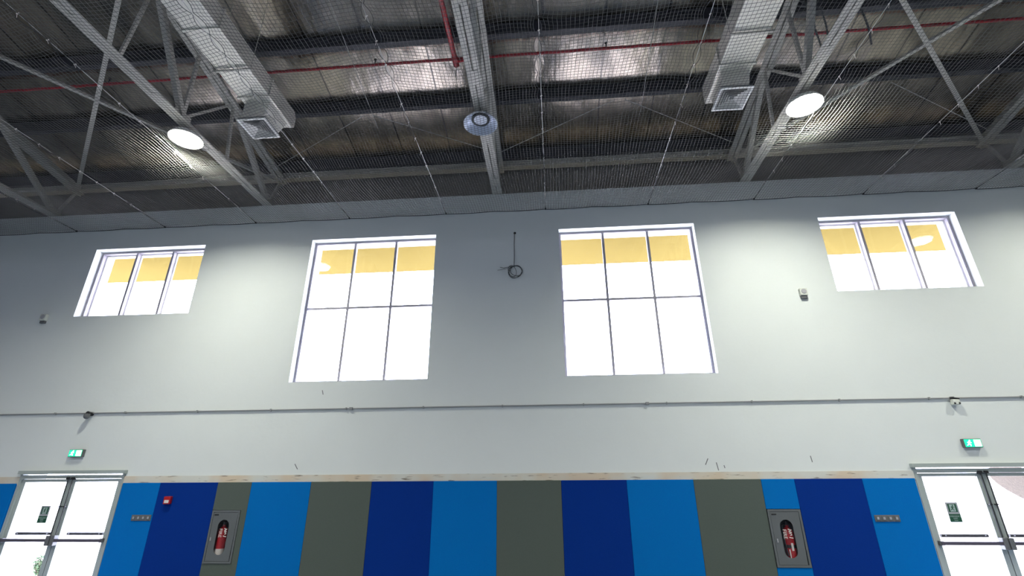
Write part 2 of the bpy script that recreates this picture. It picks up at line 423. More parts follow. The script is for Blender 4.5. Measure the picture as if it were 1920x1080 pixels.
# ------------------------------------------------------------------ felt panels
PT = 0.118
seq = [(-13.2, -11.62, 'olive'), (-11.62, -10.93, 'blue'), (-8.60, -7.80, 'blue'), (-7.80, -6.60, 'navy'), (-6.60, -5.91, 'olive'), (-5.91, -4.71, 'blue'), (-4.71, -3.51, 'olive'),
       (-3.51, -2.31, 'navy'), (-2.31, -1.10, 'blue'), (-1.10, 0.10, 'olive'), (0.10, 1.30, 'navy'), (1.30, 2.50, 'blue'), (2.50, 3.69, 'olive'),
       (3.69, 4.27, 'blue'), (4.27, 5.43, 'navy'), (5.43, 6.32, 'blue')]
plabels = ['grey felt wall panel at the far left edge beyond the left door', 'narrow bright blue felt panel just left of the left glass door',
  'bright blue felt panel directly right of the left glass door', 'dark blue felt panel carrying the red alarm call point',
  'narrow grey felt panel cut around the left extinguisher cabinet', 'bright blue felt panel just right of the left extinguisher cabinet',
  'grey felt panel between bright blue and dark blue, second right of left cabinet', 'dark blue felt panel left of centre, below the left tall window',
  'bright blue felt panel in the middle left, below the coiled cable', 'grey felt panel in the middle of the wall, right of centre blue one',
  'dark blue felt panel right of centre, below the right tall window', 'bright blue felt panel second left of the right extinguisher cabinet',
  'wide grey felt panel touching the left side of right extinguisher cabinet', None,
  'dark blue felt panel just right of the right extinguisher cabinet', 'bright blue felt panel with switches beside the right glass door']
PY = YW-0.045
for (a, b, c), lb in zip(seq, plabels):
    g = 0.0015
    if lb is None:
        tag(box('wall_panel', c, a+g, b-g, PY, YW, -0.375, PT, bevel=0.004), 'small bright blue felt panel above the right extinguisher cabinet', 'wall panel', 'felt wall panels')
        tag(box('wall_panel', c, a+g, b-g, PY, YW, FL+0.02, -1.285, bevel=0.004), 'bright blue felt panel under the right extinguisher cabinet', 'wall panel', 'felt wall panels')
    elif 'left extinguisher' in lb and c == 'olive':
        ca, cb = CABS[0]
        poly = [(a+g, FL+0.02), (b-g, FL+0.02), (b-g, PT), (a+g, PT), (a+g, -0.375), (cb+0.005, -0.375), (cb+0.005, -1.285), (a+g, -1.285)]
        tag(MB().prism(poly, PY, YW).build('wall_panel', c), lb, 'wall panel', 'felt wall panels')
    else:
        tag(box('wall_panel', c, a+g, b-g, PY, YW, FL+0.02, PT, bevel=0.004), lb, 'wall panel', 'felt wall panels')

# ------------------------------------------------------------------ roof steel
def truss(x):
    root = thing('roof_truss', (x, YW, 6.44), 'pale steel roof truss of paired angles with slotted bottom chord', 'roof truss', 'steel roof trusses')
    yE = -5.0
    # bottom chord: two angles back to back with a slot and battens
    for sgn in (-1, 1):
        c = MB()
        c.box(*sorted((x+sgn*0.012, x+sgn*0.115)), yE, YW+0.30, 6.47, 6.484)
        c.box(*sorted((x+sgn*0.012, x+sgn*0.026)), yE, YW+0.30, 6.484, 6.58)
        c.build('bottom_chord', 'steel', root)
    y = 9.4
    while y > yE:
        box('batten_plate', 'steel', x-0.09, x+0.09, y-0.16, y+0.16, 6.462, 6.47, root); y -= 1.55
    for sgn in (-1, 1):
        c = MB()
        y0, y1 = 10.32, yE
        for (xa, xb, za, zb) in ((0.014, 0.12, 0.0, 0.016), (0.014, 0.03, 0.016, 0.2)):
            xs_ = sorted((x+sgn*xa, x+sgn*xb))
            vs = [(xx, yy, ztc(yy)+zz) for yy in (y0, y1) for (xx, zz) in ((xs_[0], za), (xs_[1], za), (xs_[1], zb), (xs_[0], zb))]
            c.add(vs, [(0,1,2,3),(7,6,5,4),(0,4,5,1),(1,5,6,2),(2,6,7,3),(3,7,4,0)])
        c.build('top_chord', 'steel', root)
    def web(yb_, yt_, w_):
        MB().bar((x, yb_, 6.55), (x, yt_, ztc(yt_)+0.09), 0.10 if w_ > 0.07 else 0.05, w_, up=(0, 1, 0)).build('web_member', 'steel', root)
    web(9.9, 10.22, 0.06); web(9.86, 8.02, 0.11); web(8.22, 8.0, 0.06)
    node, top = 6.86, 8.0
    while node > -4.5:
        web(node, top, 0.05); web(node, node-0.05, 0.07); web(node, node-1.3, 0.10); web(node-1.45, node-1.33, 0.05)
        top = node-1.32; node -= 2.7
    for (yy, zz, hw, hh) in ((9.86, 6.6, 0.16, 0.1), (10.2, 7.47, 0.13, 0.13), (8.1, 6.58, 0.16, 0.06), (6.86, 6.6, 0.2, 0.09)):
        box('gusset_plate', 'steel', x-0.008, x+0.008, yy-hw, yy+hw, zz-hh, zz+hh, root)
    box('bearing_plate', 'steel_dk', x-0.16, x+0.16, YW+0.02, YW+0.36, 6.455, 6.468, root)
    return root
t0 = truss(MID)
t0['label'] = 'middle steel roof truss carrying the unlit lamp, seen nearly edge on'
clone(t0, -BAY, label='left steel roof truss beside the left duct, carrying a lit lamp')
clone(t0, BAY, label='right steel roof truss beside the right duct, carrying a lit lamp')
clone(t0, -2*BAY, label='far left steel roof truss meeting the wall at the left picture edge')
clone(t0, 2*BAY, label='far right steel roof truss meeting the wall at the right picture edge')

pl = []
for k, y in enumerate((10.12, 8.495, 7.02, 5.40, 3.605, 1.975, 0.345)):
    zb = ztc(y)+0.2
    p = MB(); p.box(XL, XR, y-0.065, y-0.05, zb, zb+0.29); p.box(XL, XR, y-0.05, y+0.065, zb, zb+0.016); p.box(XL, XR, y-0.05, y+0.05, zb+0.274, zb+0.29)
    p.box(XL, XR, y+0.051, y+0.065, zb+0.016, zb+0.05)
    lb = {0: 'dark roof purlin hard above the pale eaves beam', 1: 'long dark roof purlin crossing behind the two duct ends and lamps',
          2: 'long dark roof purlin across the top of view, above the red pipe'}.get(k, 'dark roof purlin overhead, %s from the wall' % {3: 'fourth', 4: 'fifth', 5: 'sixth', 6: 'seventh'}[k] if k > 2 else '')
    if k > 4: continue
    tag(p.build('roof_purlin', 'steel_dk'), lb, 'purlin', 'dark roof purlins')
# eaves beam
e = MB(); e.box(XL, XR, 10.16, 10.34, 7.46, 7.475); e.box(XL, XR, 10.24, 10.26, 7.475, 7.60); e.box(XL, XR, 10.16, 10.34, 7.60, 7.615)
tag(e.build('eaves_beam', 'steel'), 'pale grey steel eaves beam running along above the wall ledge', 'beam')

# roof bracing: angles crossing in the outer bays
def rp(x, y, dz=-0.06): return (x, y, ztc(y)+dz)
def brace(xa, xb, lb):
    b = MB(); b.bar(rp(xa, 10.1), rp(xb, 5.05), 0.085, 0.012); b.bar(rp(xa, 10.1, -0.02), rp(xb, 5.05, -0.02), 0.012, 0.07)
    tag(b.build('roof_brace', 'steel'), lb, 'brace', 'diagonal roof braces')
brace(MID-2*BAY+0.12, MID-BAY-0.12, 'diagonal steel brace rising from far left truss foot to left truss')
brace(MID+2*BAY-0.12, MID+BAY+0.12, 'diagonal steel brace rising from far right truss foot to right truss')
brace(MID-BAY-0.12, MID-2*BAY+0.12, 'thin diagonal brace from left truss foot up to the left picture edge')
brace(MID+BAY+0.12, MID+2*BAY-0.12, 'thin diagonal brace from right truss foot up to the top right corner')
def rod(xa, ya, xb, yb, lb):
    m_ = MB().tube([rp(xa, ya, 0.10), rp(xb, yb, 0.22)], 0.009, 6)
    tag(m_.build('tie_rod', 'wire'), lb, 'tie rod', 'thin crossed roof tie rods')
rod(MID-0.1, 9.72, MID-BAY/2+0.12, 8.62, 'thin tie rod from middle truss foot towards the left duct')
rod(MID-BAY+0.1, 9.80, MID-BAY/2-0.12, 8.62, 'thin tie rod from left truss foot towards the middle truss')
rod(MID+0.1, 9.75, MID+BAY/2-0.12, 8.62, 'thin tie rod from middle truss foot towards the right duct')
rod(MID+BAY-0.1, 9.85, MID+BAY/2+0.12, 8.62, 'thin tie rod from right truss foot towards the middle truss')
rod(MID+2*BAY-0.1, 9.9, MID+1.5*BAY, 8.62, 'thin tie rod from far right truss foot towards the right truss')
for x, lb in ((-3.86, 'thin pale sag rod running up the roof left of the middle truss'), (2.2, 'thin pale sag rod running up the roof right of the middle truss')):
    tag(MB().tube([rp(x, 8.9, 0.15), rp(x-0.02, 3.4, 0.15)], 0.006, 6).build('sag_rod', 'wire'), lb, 'sag rod', 'sag rods under the purlins')

# ------------------------------------------------------------------ ducts
def duct(xa, xb, ye, lb, xd0, xd1, dlb, side):
    root = thing('air_duct', ((xa+xb)/2, ye, 6.95), lb, 'air duct', 'square air ducts')
    zt = 7.38
    d = MB(); d.box(xa, xb, -4.0, ye-0.16, 6.98, zt)
    # mitred closed end
    d.add([(xa, ye-0.16, 6.98), (xb, ye-0.16, 6.98), (xb, ye-0.16, zt), (xa, ye-0.16, zt), (xa+0.05, ye, 7.10), (xb-0.05, ye, 7.10), (xb-0.05, ye, zt-0.04), (xa+0.05, ye, zt-0.04)],
          [(4,5,6,7), (0,1,5,4), (1,2,6,5), (2,3,7,6), (3,0,4,7)])
    d.build('duct_run', 'galv', root, bevel=0.008)
    y = 6.88
    while y > -4:
        f = MB(); f.box(xa-0.025, xb+0.025, y-0.02, y+0.02, 6.955, 6.98); f.box(xa-0.025, xa, y-0.02, y+0.02, 6.98, zt+0.02); f.box(xb, xb+0.025, y-0.02, y+0.02, 6.98, zt+0.02); f.box(xa-0.025, xb+0.025, y-0.02, y+0.02, zt, zt+0.02)
        f.build('duct_flange', 'galv', root); y -= 1.5
    # boot dropping to the diffuser
    xc = (xd0+xd1)/2; yc = 7.34
    bt = MB(); a_ = [(xa+0.04, 7.02), (xb-0.04, 7.02), (xb-0.04, 7.66), (xa+0.04, 7.66)]; b_ = [(xd0+0.06, yc-0.25), (xd1-0.06, yc-0.25), (xd1-0.06, yc+0.25), (xd0+0.06, yc+0.25)]
    bt.add([(x, y, 6.98) for x, y in a_] + [(x, y, 6.66) for x, y in b_], [(4,5,6,7), (0,1,5,4), (1,2,6,5), (2,3,7,6), (3,0,4,7)])
    bt.build('duct_boot', 'galv', root)
    # threaded hangers with a cross bar
    for y in (3.0, 6.2):
        h = MB(); h.bar((xa-0.06, y, 6.94), (xb+0.06, y, 6.94), 0.03, 0.03)
        for x in (xa-0.05, xb+0.05): h.tube([(x, y, 6.94), (x, y, zroof(y)-0.05)], 0.006, 6)
        h.build('duct_hanger', 'steel', root)
    # ceiling diffuser: square frame with concentric louvres
    g = thing('air_diffuser', (xc, yc, 6.6), dlb, 'air diffuser', 'square air diffusers')
    fr = MB(); hw = (xd1-xd0)/2
    def ring(mb_, r0, r1, z0, z1):
        # square cone ring
        P = lambda r, z: [(xc-r, yc-r, z), (xc+r, yc-r, z), (xc+r, yc+r, z), (xc-r, yc+r, z)]
        vs = P(r0, z0) + P(r1, z1) + P(r1-0.004, z1+0.004) + P(r0-0.004, z0+0.004)
        fs = []
        for q in range(4):
            q2 = (q+1) % 4
            for L in range(4):
                A, B = L*4, ((L+1) % 4)*4
                fs.append((A+q, A+q2, B+q2, B+q))
        mb_.add(vs, fs)
    for (a2, b2) in ((0, 0),):
        t = 0.035
        fr.box(xc-hw, xc+hw, yc-hw, yc-hw+t, 6.60, 6.625); fr.box(xc-hw, xc+hw, yc+hw-t, yc+hw, 6.60, 6.625)
        fr.box(xc-hw, xc-hw+t, yc-hw+t, yc+hw-t, 6.60, 6.625); fr.box(xc+hw-t, xc+hw, yc-hw+t, yc+hw-t, 6.60, 6.625)
    fr.build('diffuser_frame', 'white', g)
    box('diffuser_back', 'greyp', xc-hw+0.01, xc+hw-0.01, yc-hw+0.01, yc+hw-0.01, 6.65, 6.66, g)
    r = hw-0.045
    while r > 0.03:
        lv = MB(); ring(lv, r, r-0.028, 6.604, 6.632); lv.build('louvre', 'white', g); r -= 0.043
    return root
duct(-5.82, -5.22, 7.92, 'left square grey air duct running back beside the left truss', -5.90, -5.33, 'square white louvred diffuser under the left duct end', 1)
duct(3.20, 3.80, 7.98, 'right square grey air duct running back beside the right truss', 3.20, 3.78, 'square white louvred diffuser under the right duct end', -1)

# ------------------------------------------------------------------ high bay lamps
def lamp(x, y, on, lb, watts=None):
    root = thing('high_bay_lamp', (x, y, 6.26), lb, 'lamp', 'round high bay lamps')
    z = 6.27; rr = 0.285 if on else 0.305
    s = MB().lathe([(rr+0.012, 0.0), (rr, 0.012), (0.25, 0.075), (0.19, 0.125), (0.165, 0.13), (0.18, 0.13), (0.20, 0.135), (0.26, 0.09), (rr+0.012, 0.02), (rr+0.012, 0.0)], (x, y, z), 40)
    s.f = [f for f in s.f if len(f) == 4]
    s.build('reflector', 'refl' if not on else 'white', root)
    MB().lathe([(0.17, 0.10), (0.17, 0.16), (0.13, 0.165), (0.13, 0.10), (0.17, 0.10)], (x, y, z), 32, caps=False).build('socket_ring', 'black', root)
    MB().lathe([(0.125, 0.10), (0.125, 0.17), (0.08, 0.175)], (x, y, z), 28).build('ballast_housing', 'white', root)
    k = MB(); k.bar((x, y, z+0.16), (x, y, 6.50), 0.03, 0.03); k.build('hanger', 'steel', root)
    if on:
        lens = MB().lathe([(rr-0.004, 0.004), (rr*0.7, -0.018), (0.0001, -0.03)], (x, y, z), 36); lens.f = [f for f in lens.f if len(f) == 4]
        lens.build('lens', 'lens_on', root)
        l = bpy.data.lights.new('lamp_light', 'AREA'); l.shape = 'DISK'; l.size = 0.5; l.energy = watts or LAMP_WATTS; l.color = (1.0, 1.0, 0.86) if y > 5 else (1.0, 0.99, 0.95); l.spread = R(148)
        o = bpy.data.objects.new('lamp_light', l); COL.objects.link(o); o.parent = root; o.location = (0, 0, -0.04)
    else:
        lens = MB().lathe([(rr-0.004, 0.004), (rr*0.7, -0.004), (0.0001, -0.006)], (x, y, z), 36); lens.f = [f for f in lens.f if len(f) == 4]
        lens.build('lens', 'lampglass', root)
    return root
lamp(MID-0.02, 7.22, False, 'unlit round high bay lamp under the middle truss')
lamp(MID-BAY-0.06, 7.14, True, 'lit round high bay lamp under the left truss')
lamp(MID+BAY+0.09, 7.25, True, 'lit round high bay lamp under the right truss')
lamp(MID+2*BAY, 7.25, True, 'lit round high bay lamp under the far right truss', 145.0)
for yy in (1.5, -4.2, -10.0):  # unseen lamp rows, put in for the hall's ambient light
    for k in (-2, -1, 0, 1, 2):
        if yy > 0 and k == 0: continue
        rw = {1.5: 'row overhead', -4.2: 'row behind the viewer', -10.0: 'rearmost row'}[yy]
        tr = {-2: 'far left', -1: 'left', 0: 'middle', 1: 'right', 2: 'far right'}[k]
        lamp(MID+k*BAY, yy, True, 'lit unseen high bay lamp in the %s, under the %s truss' % (rw, tr), REAR_WATTS)

# ------------------------------------------------------------------ sprinkler pipes
root = thing('sprinkler_pipe', (0, 7.42, 8.1), 'long thin red sprinkler pipe running across under the roof', 'pipe')
MB().tube([(XL, 7.42, 8.17), (XR, 7.42, 8.17)], 0.03, 10).build('pipe_run', 'red', root)
for x in (-15.1, -12.2, -9.4, -3.45, 1.33, 4.95, 8.2, 11.2):
    s = MB().tube([(x, 7.42, 8.2), (x, 7.42, 8.30)], 0.014, 8); s.lathe([(0.0001, 0.0), (0.03, 0.005), (0.03, 0.012), (0.0001, 0.014)], (x, 7.42, 8.31), 10)
    s.build('sprinkler_head', 'black', root)
root = thing('main_pipe', (-1.74, 7.4, 8.0), 'thicker red main pipe running back beside the middle truss', 'pipe')
MB().tube([(-1.74, -3, 8.10), (-1.74, 7.42, 8.10)], 0.05, 14).build('pipe_run', 'red', root)
MB().tube([(-1.74, 7.30, 8.10), (-1.74, 7.52, 8.10)], 0.062, 14).build('end_cap', 'red', root)
MB().tube([(-1.74, 7.40, 8.10), (-1.45, 7.42, 8.16)], 0.045, 12).build('branch_fitting', 'red', root)
MB().tube([(-1.74, 7.52, 8.06), (-1.76, 7.62, 7.9)], 0.008, 6).build('drain_wire', 'cable', root)
for k, pts in enumerate(([(4.75, 6.75, 8.3), (4.95, 6.75, 8.1), (5.0, 6.9, 7.7), (5.12, 7.05, 7.45), (5.1, 7.1, 7.35)], [(4.75, 6.8, 8.2), (5.15, 6.8, 8.1), (5.25, 6.95, 7.85), (5.3, 7.05, 7.7)], [(6.0, 7.0, 8.3), (6.0, 7.0, 8.1), (6.08, 7.1, 7.85), (6.15, 7.25, 7.6)])):
    tag(MB().tube(pts, 0.018, 6).build('loose_cable', 'cable'), ['dark loose cable hanging by the right truss, longest of three', 'dark loose cable hanging by the right truss, shortest of three', 'dark loose cable hanging right of the right truss'][k], 'cable', 'loose cables under the roof')

# ------------------------------------------------------------------ safety net
rng = np.random.default_rng(4)
NZ = 5.98
SP = 2.34; seams = [-0.01 + SP*k for k in range(-7, 7)]
CELL = 0.056; Y0 = 2.6
NY = int((YW-Y0)/CELL); yv = np.linspace(YW-0.012, Y0, NY)
def edge(k, y, sgn):
    """the laced edge of a net panel: drawn in at each tie and bowing away between ties"""
    ph = 1.7*k
    amp = np.clip((8.2-y)/3.2, 0.0, 1.0)*0.055 + 0.006
    per = 0.34
    return seams[k] + 0.03*np.sin(0.9*y+ph)*np.clip((9.6-y)/3, 0, 1) + sgn*amp*np.abs(np.sin(np.pi*(y+ph)/per))**0.8
def netz(x, y, k):
    u = (x-seams[k])/SP
    sag = 0.10*np.sin(np.pi*np.clip(u, 0, 1))*np.clip((YW-y)/1.6, 0, 1)
    wv = 0.035*np.sin(2.1*y+1.3*x+k)*np.clip((YW-y)/1.2, 0, 1) + 0.02*np.sin(5.0*x+0.8*y)*np.clip((YW-y)/1.2, 0, 1)
    return NZ - sag + wv - 0.02*np.abs(np.sin(2.3*x+k))*(y > YW-0.05)
def grid_tubes(P, r):
    """P: (a, b, 3); strands along both directions, three-sided"""
    a, b = P.shape[:2]; out_v = []; out_f = []; base = 0
    t = np.array([0.5, 0.5+2*np.pi/3, 0.5+4*np.pi/3])
    for mode in (0, 1):
        Q = P if mode == 0 else P.transpose(1, 0, 2)
        m_, n_ = Q.shape[:2]
        off = np.zeros((3, 3)); off[:, 2] = np.sin(t)*r
        off[:, 0 if mode == 0 else 1] = np.cos(t)*r
        V = (Q[:, :, None, :] + off[None, None]).reshape(-1, 3)
        idx = np.arange(m_*n_*3).reshape(m_, n_, 3)
        i0 = idx[:, :-1, :]; i1 = idx[:, 1:, :]
        F = np.stack([i0, np.roll(i0, -1, 2), np.roll(i1, -1, 2), i1], -1).reshape(-1, 4)
        out_v.append(V); out_f.append(F+base); base += len(V)
    return np.concatenate(out_v), np.concatenate(out_f)
def fast_mesh(name, V, F, m, org):
    me = bpy.data.meshes.new(name); V = V - np.array(org)
    me.vertices.add(len(V)); me.vertices.foreach_set('co', V.astype(np.float32).ravel())
    me.loops.add(F.size); me.loops.foreach_set('vertex_index', F.astype(np.int32).ravel())
    me.polygons.add(len(F)); me.polygons.foreach_set('loop_start', (np.arange(len(F))*4).astype(np.int32)); me.polygons.foreach_set('loop_total', np.full(len(F), 4, np.int32))
    me.update(calc_edges=True); me.validate()
    me.materials.append(M[m])
    return me
where = ['far left, over the left wall', 'left, over the far left truss foot', 'over the short left window', 'between short left window and left truss', 'just right of the left truss',
         'over the left tall window', 'under the unlit middle lamp', 'over the right tall window', 'between right tall window and right truss', 'under the lit right lamp', 'over the short right window', 'right of short right window', 'far right, over the right wall']
NX = int(SP/CELL)
for k in range(len(seams)-1):
    e0 = edge(k, yv, 1); e1 = edge(k+1, yv, -1)
    u = np.linspace(0, 1, NX)[:, None]
    # bowing of the edge dies out within a few meshes
    s0, s1 = seams[k], seams[k+1]
    X = s0 + (s1-s0)*u + (e0-s0)[None]*np.exp(-u*SP/0.18) + (e1-s1)[None]*np.exp(-(1-u)*SP/0.18)
    X = X + 0.05*np.sin(1.5*yv[None]+k)*np.sin(np.pi*u)
    Y = np.repeat(yv[None], NX, 0) + 0.06*np.sin(2*np.pi*u + k)*np.clip((YW-yv[None])/1.0, 0, 1)*0.8
    Z = netz(X, Y, k)
    P = np.stack([X, Y, Z+EYE], -1)
    V, F = grid_tubes(P, 0.0032)
    org = ((s0+s1)/2, YW, NZ+EYE)
    root = thing('net_panel', ((s0+s1)/2, YW, NZ), 'grey knotted safety net panel, ' + where[k], 'safety net', 'safety net panels under the roof')
    me = fast_mesh('netting', V, F, 'net', org)
    o = bpy.data.objects.new('netting', me); COL.objects.link(o); o.parent = root; o['kind'] = 'stuff'
    # dark border rope round the panel
    bd = MB(); pts = [(X[0, j], Y[0, j], Z[0, j]) for j in range(0, NY, 1)]; bd.tube(pts, 0.0045, 5)
    pts = [(X[-1, j], Y[-1, j], Z[-1, j]) for j in range(0, NY, 1)]; bd.tube(pts, 0.0045, 5)
    bd.tube([(X[i, 0], Y[i, 0]-0.004, Z[i, 0]) for i in range(NX)], 0.008, 5)
    bd.build('border_rope', 'rope', root)
for k in range(1, len(seams)-1):
    x = seams[k]
    root = thing('support_wire', (x, YW, NZ), None, 'wire', 'wire ropes carrying the net')
    root['label'] = 'thin steel wire rope holding net edges, ' + ['left of far left truss', 'above the left edge of short left window', 'above the right edge of short left window', 'at the left truss', 'above the left tall window',
        'just left of the middle truss', 'straight ahead, right of the middle truss', 'above the right tall window', 'at the right truss', 'above the left part of short right window', 'right of short right window', 'at the far right'][k-1]
    yy = np.linspace(YW-0.01, Y0, 60)
    zz = NZ + 0.012 - 0.03*np.sin(np.pi*(YW-yy)/(YW-Y0))
    MB().tube([(x, y, z) for y, z in zip(yy, zz)], 0.0045, 6).build('wire_strand', 'wire', root)
    for y in np.arange(YW-0.25, Y0, -0.42):
        y = y+float(rng.uniform(-0.03, 0.03))
        z = NZ+0.012 - 0.03*math.sin(math.pi*(YW-y)/(YW-Y0))
        sp = MB(); sp.tube([(x-0.012, y, z-0.012), (x+0.012, y+0.01, z+0.012)], 0.009, 5)
        sp.tube([(x, y, z-0.006), (x+float(rng.uniform(-0.03, 0.03)), y+0.03, z-0.05)], 0.003, 4)
        sp.build('cable_tie', 'label', root)
    hk = MB().lathe([(0.018, 0.0), (0.018, -0.03), (0.008, -0.035), (0.008, -0.06)], (x, YW, NZ), 10, axis='y'); hk.build('wall_hook', 'black', root)

# ------------------------------------------------------------------ things on the wall
def exit_sign(x0, x1, z0, z1, lb, flip):
    root = thing('exit_sign', ((x0+x1)/2, YW, z0), lb, 'exit sign', 'lit exit signs')
    ya = YW-0.07
    box('sign_housing', 'greyp', x0, x1, ya, YW, z0, z1, root, bevel=0.006)
    box('sign_face', 'exit_g', x0+0.01, x1-0.01, ya-0.004, ya, z0+0.01, z1-0.01, root)
    h = z1-z0; c = (x0+x1)/2; wd = x1-x0
    # doorway block and arrow, running figure
    box('door_symbol', 'exit_w', c+0.02, x1-0.02, ya-0.006, ya-0.004, z0+0.018, z1-0.018, root)
    f = MB(); fx, fz = c-0.065, (z0+z1)/2
    f.lathe([(0.0001, 0), (0.013, 0), (0.013, 0.002), (0.0001, 0.002)], (fx+0.014, ya-0.0065, fz+0.042), 12, axis='y')
    for a, b, wi in (((0.004, 0.028), (-0.01, -0.012), 0.026), ((0.006, 0.022), (0.035, 0.004), 0.011), ((0.0, 0.024), (-0.03, 0.008), 0.011), ((-0.008, -0.01), (0.02, -0.03), 0.013), ((0.02, -0.03), (0.012, -0.05), 0.011), ((-0.01, -0.01), (-0.028, -0.032), 0.013), ((-0.028, -0.032), (-0.048, -0.036), 0.011)):
        f.bar((fx+a[0], ya-0.0055, fz+a[1]), (fx+b[0], ya-0.0055, fz+b[1]), 0.002, wi, up=(0, 0, 1)) if abs(a[0]-b[0]) > abs(a[1]-b[1]) else f.bar((fx+a[0], ya-0.0055, fz+a[1]), (fx+b[0], ya-0.0055, fz+b[1]), wi, 0.002, up=(0, 1, 0))
    f.build('running_figure', 'exit_w', root)
exit_sign(-9.95, -9.65, 0.62, 0.765, 'small lit green exit sign above the left glass door', 1)
exit_sign(7.31, 7.61, 0.62, 0.77, 'small lit green exit sign above the right glass door', -1)

def text(name, s, size, loc, m, parent, rot=0.0, ext=0.0008, ax='CENTER'):
    cu = bpy.data.curves.new(name, 'FONT'); cu.body = s; cu.size = size; cu.extrude = ext; cu.align_x = ax; cu.align_y = 'CENTER'
    cu.materials.append(M[m]); o = bpy.data.objects.new(name, cu); COL.objects.link(o)
    o.parent = parent; org = parent['_o']
    o.location = (loc[0]-org[0], loc[1]-org[1], loc[2]+EYE-org[2]); o.rotation_euler = (R(90), rot, 0)
    bpy.context.view_layer.update()
    me = bpy.data.meshes.new_from_object(o.evaluated_get(bpy.context.evaluated_depsgraph_get())); me.name = name
    q = bpy.data.objects.new(name, me); COL.objects.link(q); q.parent = parent; q.location = o.location; q.rotation_euler = o.rotation_euler
    bpy.data.objects.remove(o, do_unlink=True); q.name = name
    return q
def door_sign(xc, zt, lb):
    root = thing('door_sign', (xc, YW+0.03, zt-0.31), lb, 'sign', 'emergency exit stickers on the doors')
    x0, x1, z0 = xc-0.10, xc+0.10, zt-0.315; ya = YW+0.026
    box('sign_sheet', 'sgrey', x0, x1, ya+0.004, YW+0.0335, z0, zt, root)
    box('sign_panel', 'sgreen', x0+0.028, x1-0.028, ya+0.002, ya+0.004, zt-0.155, zt-0.025, root)
    box('sign_panel', 'sgreen', x0+0.006, x1-0.006, ya+0.002, ya+0.004, z0+0.006, z0+0.128, root)
    # doorway with a running figure
    box('door_symbol', 'spale', xc-0.045, xc+0.042, ya+0.001, ya+0.002, zt-0.148, zt-0.034, root)
    f = MB(); fz = zt-0.09; f.lathe([(0.0001, 0), (0.011, 0), (0.011, 0.001), (0.0001, 0.001)], (xc+0.008, ya, fz+0.038), 12, axis='y')
    for a, b, wi in (((0.002, 0.026), (-0.006, -0.008), 0.022), ((-0.006, -0.008), (0.016, -0.026), 0.012), ((0.016, -0.026), (0.01, -0.046), 0.01), ((-0.006, -0.008), (-0.022, -0.03), 0.012), ((-0.022, -0.03), (-0.036, -0.034), 0.01), ((0.004, 0.02), (0.03, 0.006), 0.009), ((0, 0.02), (-0.026, 0.012), 0.009)):
        f.bar((xc+a[0], ya+0.0005, fz+a[1]), (xc+b[0], ya+0.0005, fz+b[1]), 0.001, wi, up=Vector((b[1]-a[1], 0, a[0]-b[0])))
    f.build('running_figure', 'sgreen', root)
    text('lettering', 'EMERGENCY', 0.034, (xc, ya+0.001, z0+0.092), 'spale', root)
    text('lettering', 'EXIT', 0.034, (xc, ya+0.001, z0+0.058), 'spale', root)
    text('lettering', 'PUSH', 0.024, (xc, ya+0.001, z0+0.026), 'spale', root)
door_sign(-10.165, -0.295, 'green emergency exit sticker on the glass of the left door')
door_sign(6.84, -0.275, 'green emergency exit sticker on the glass of the right door')

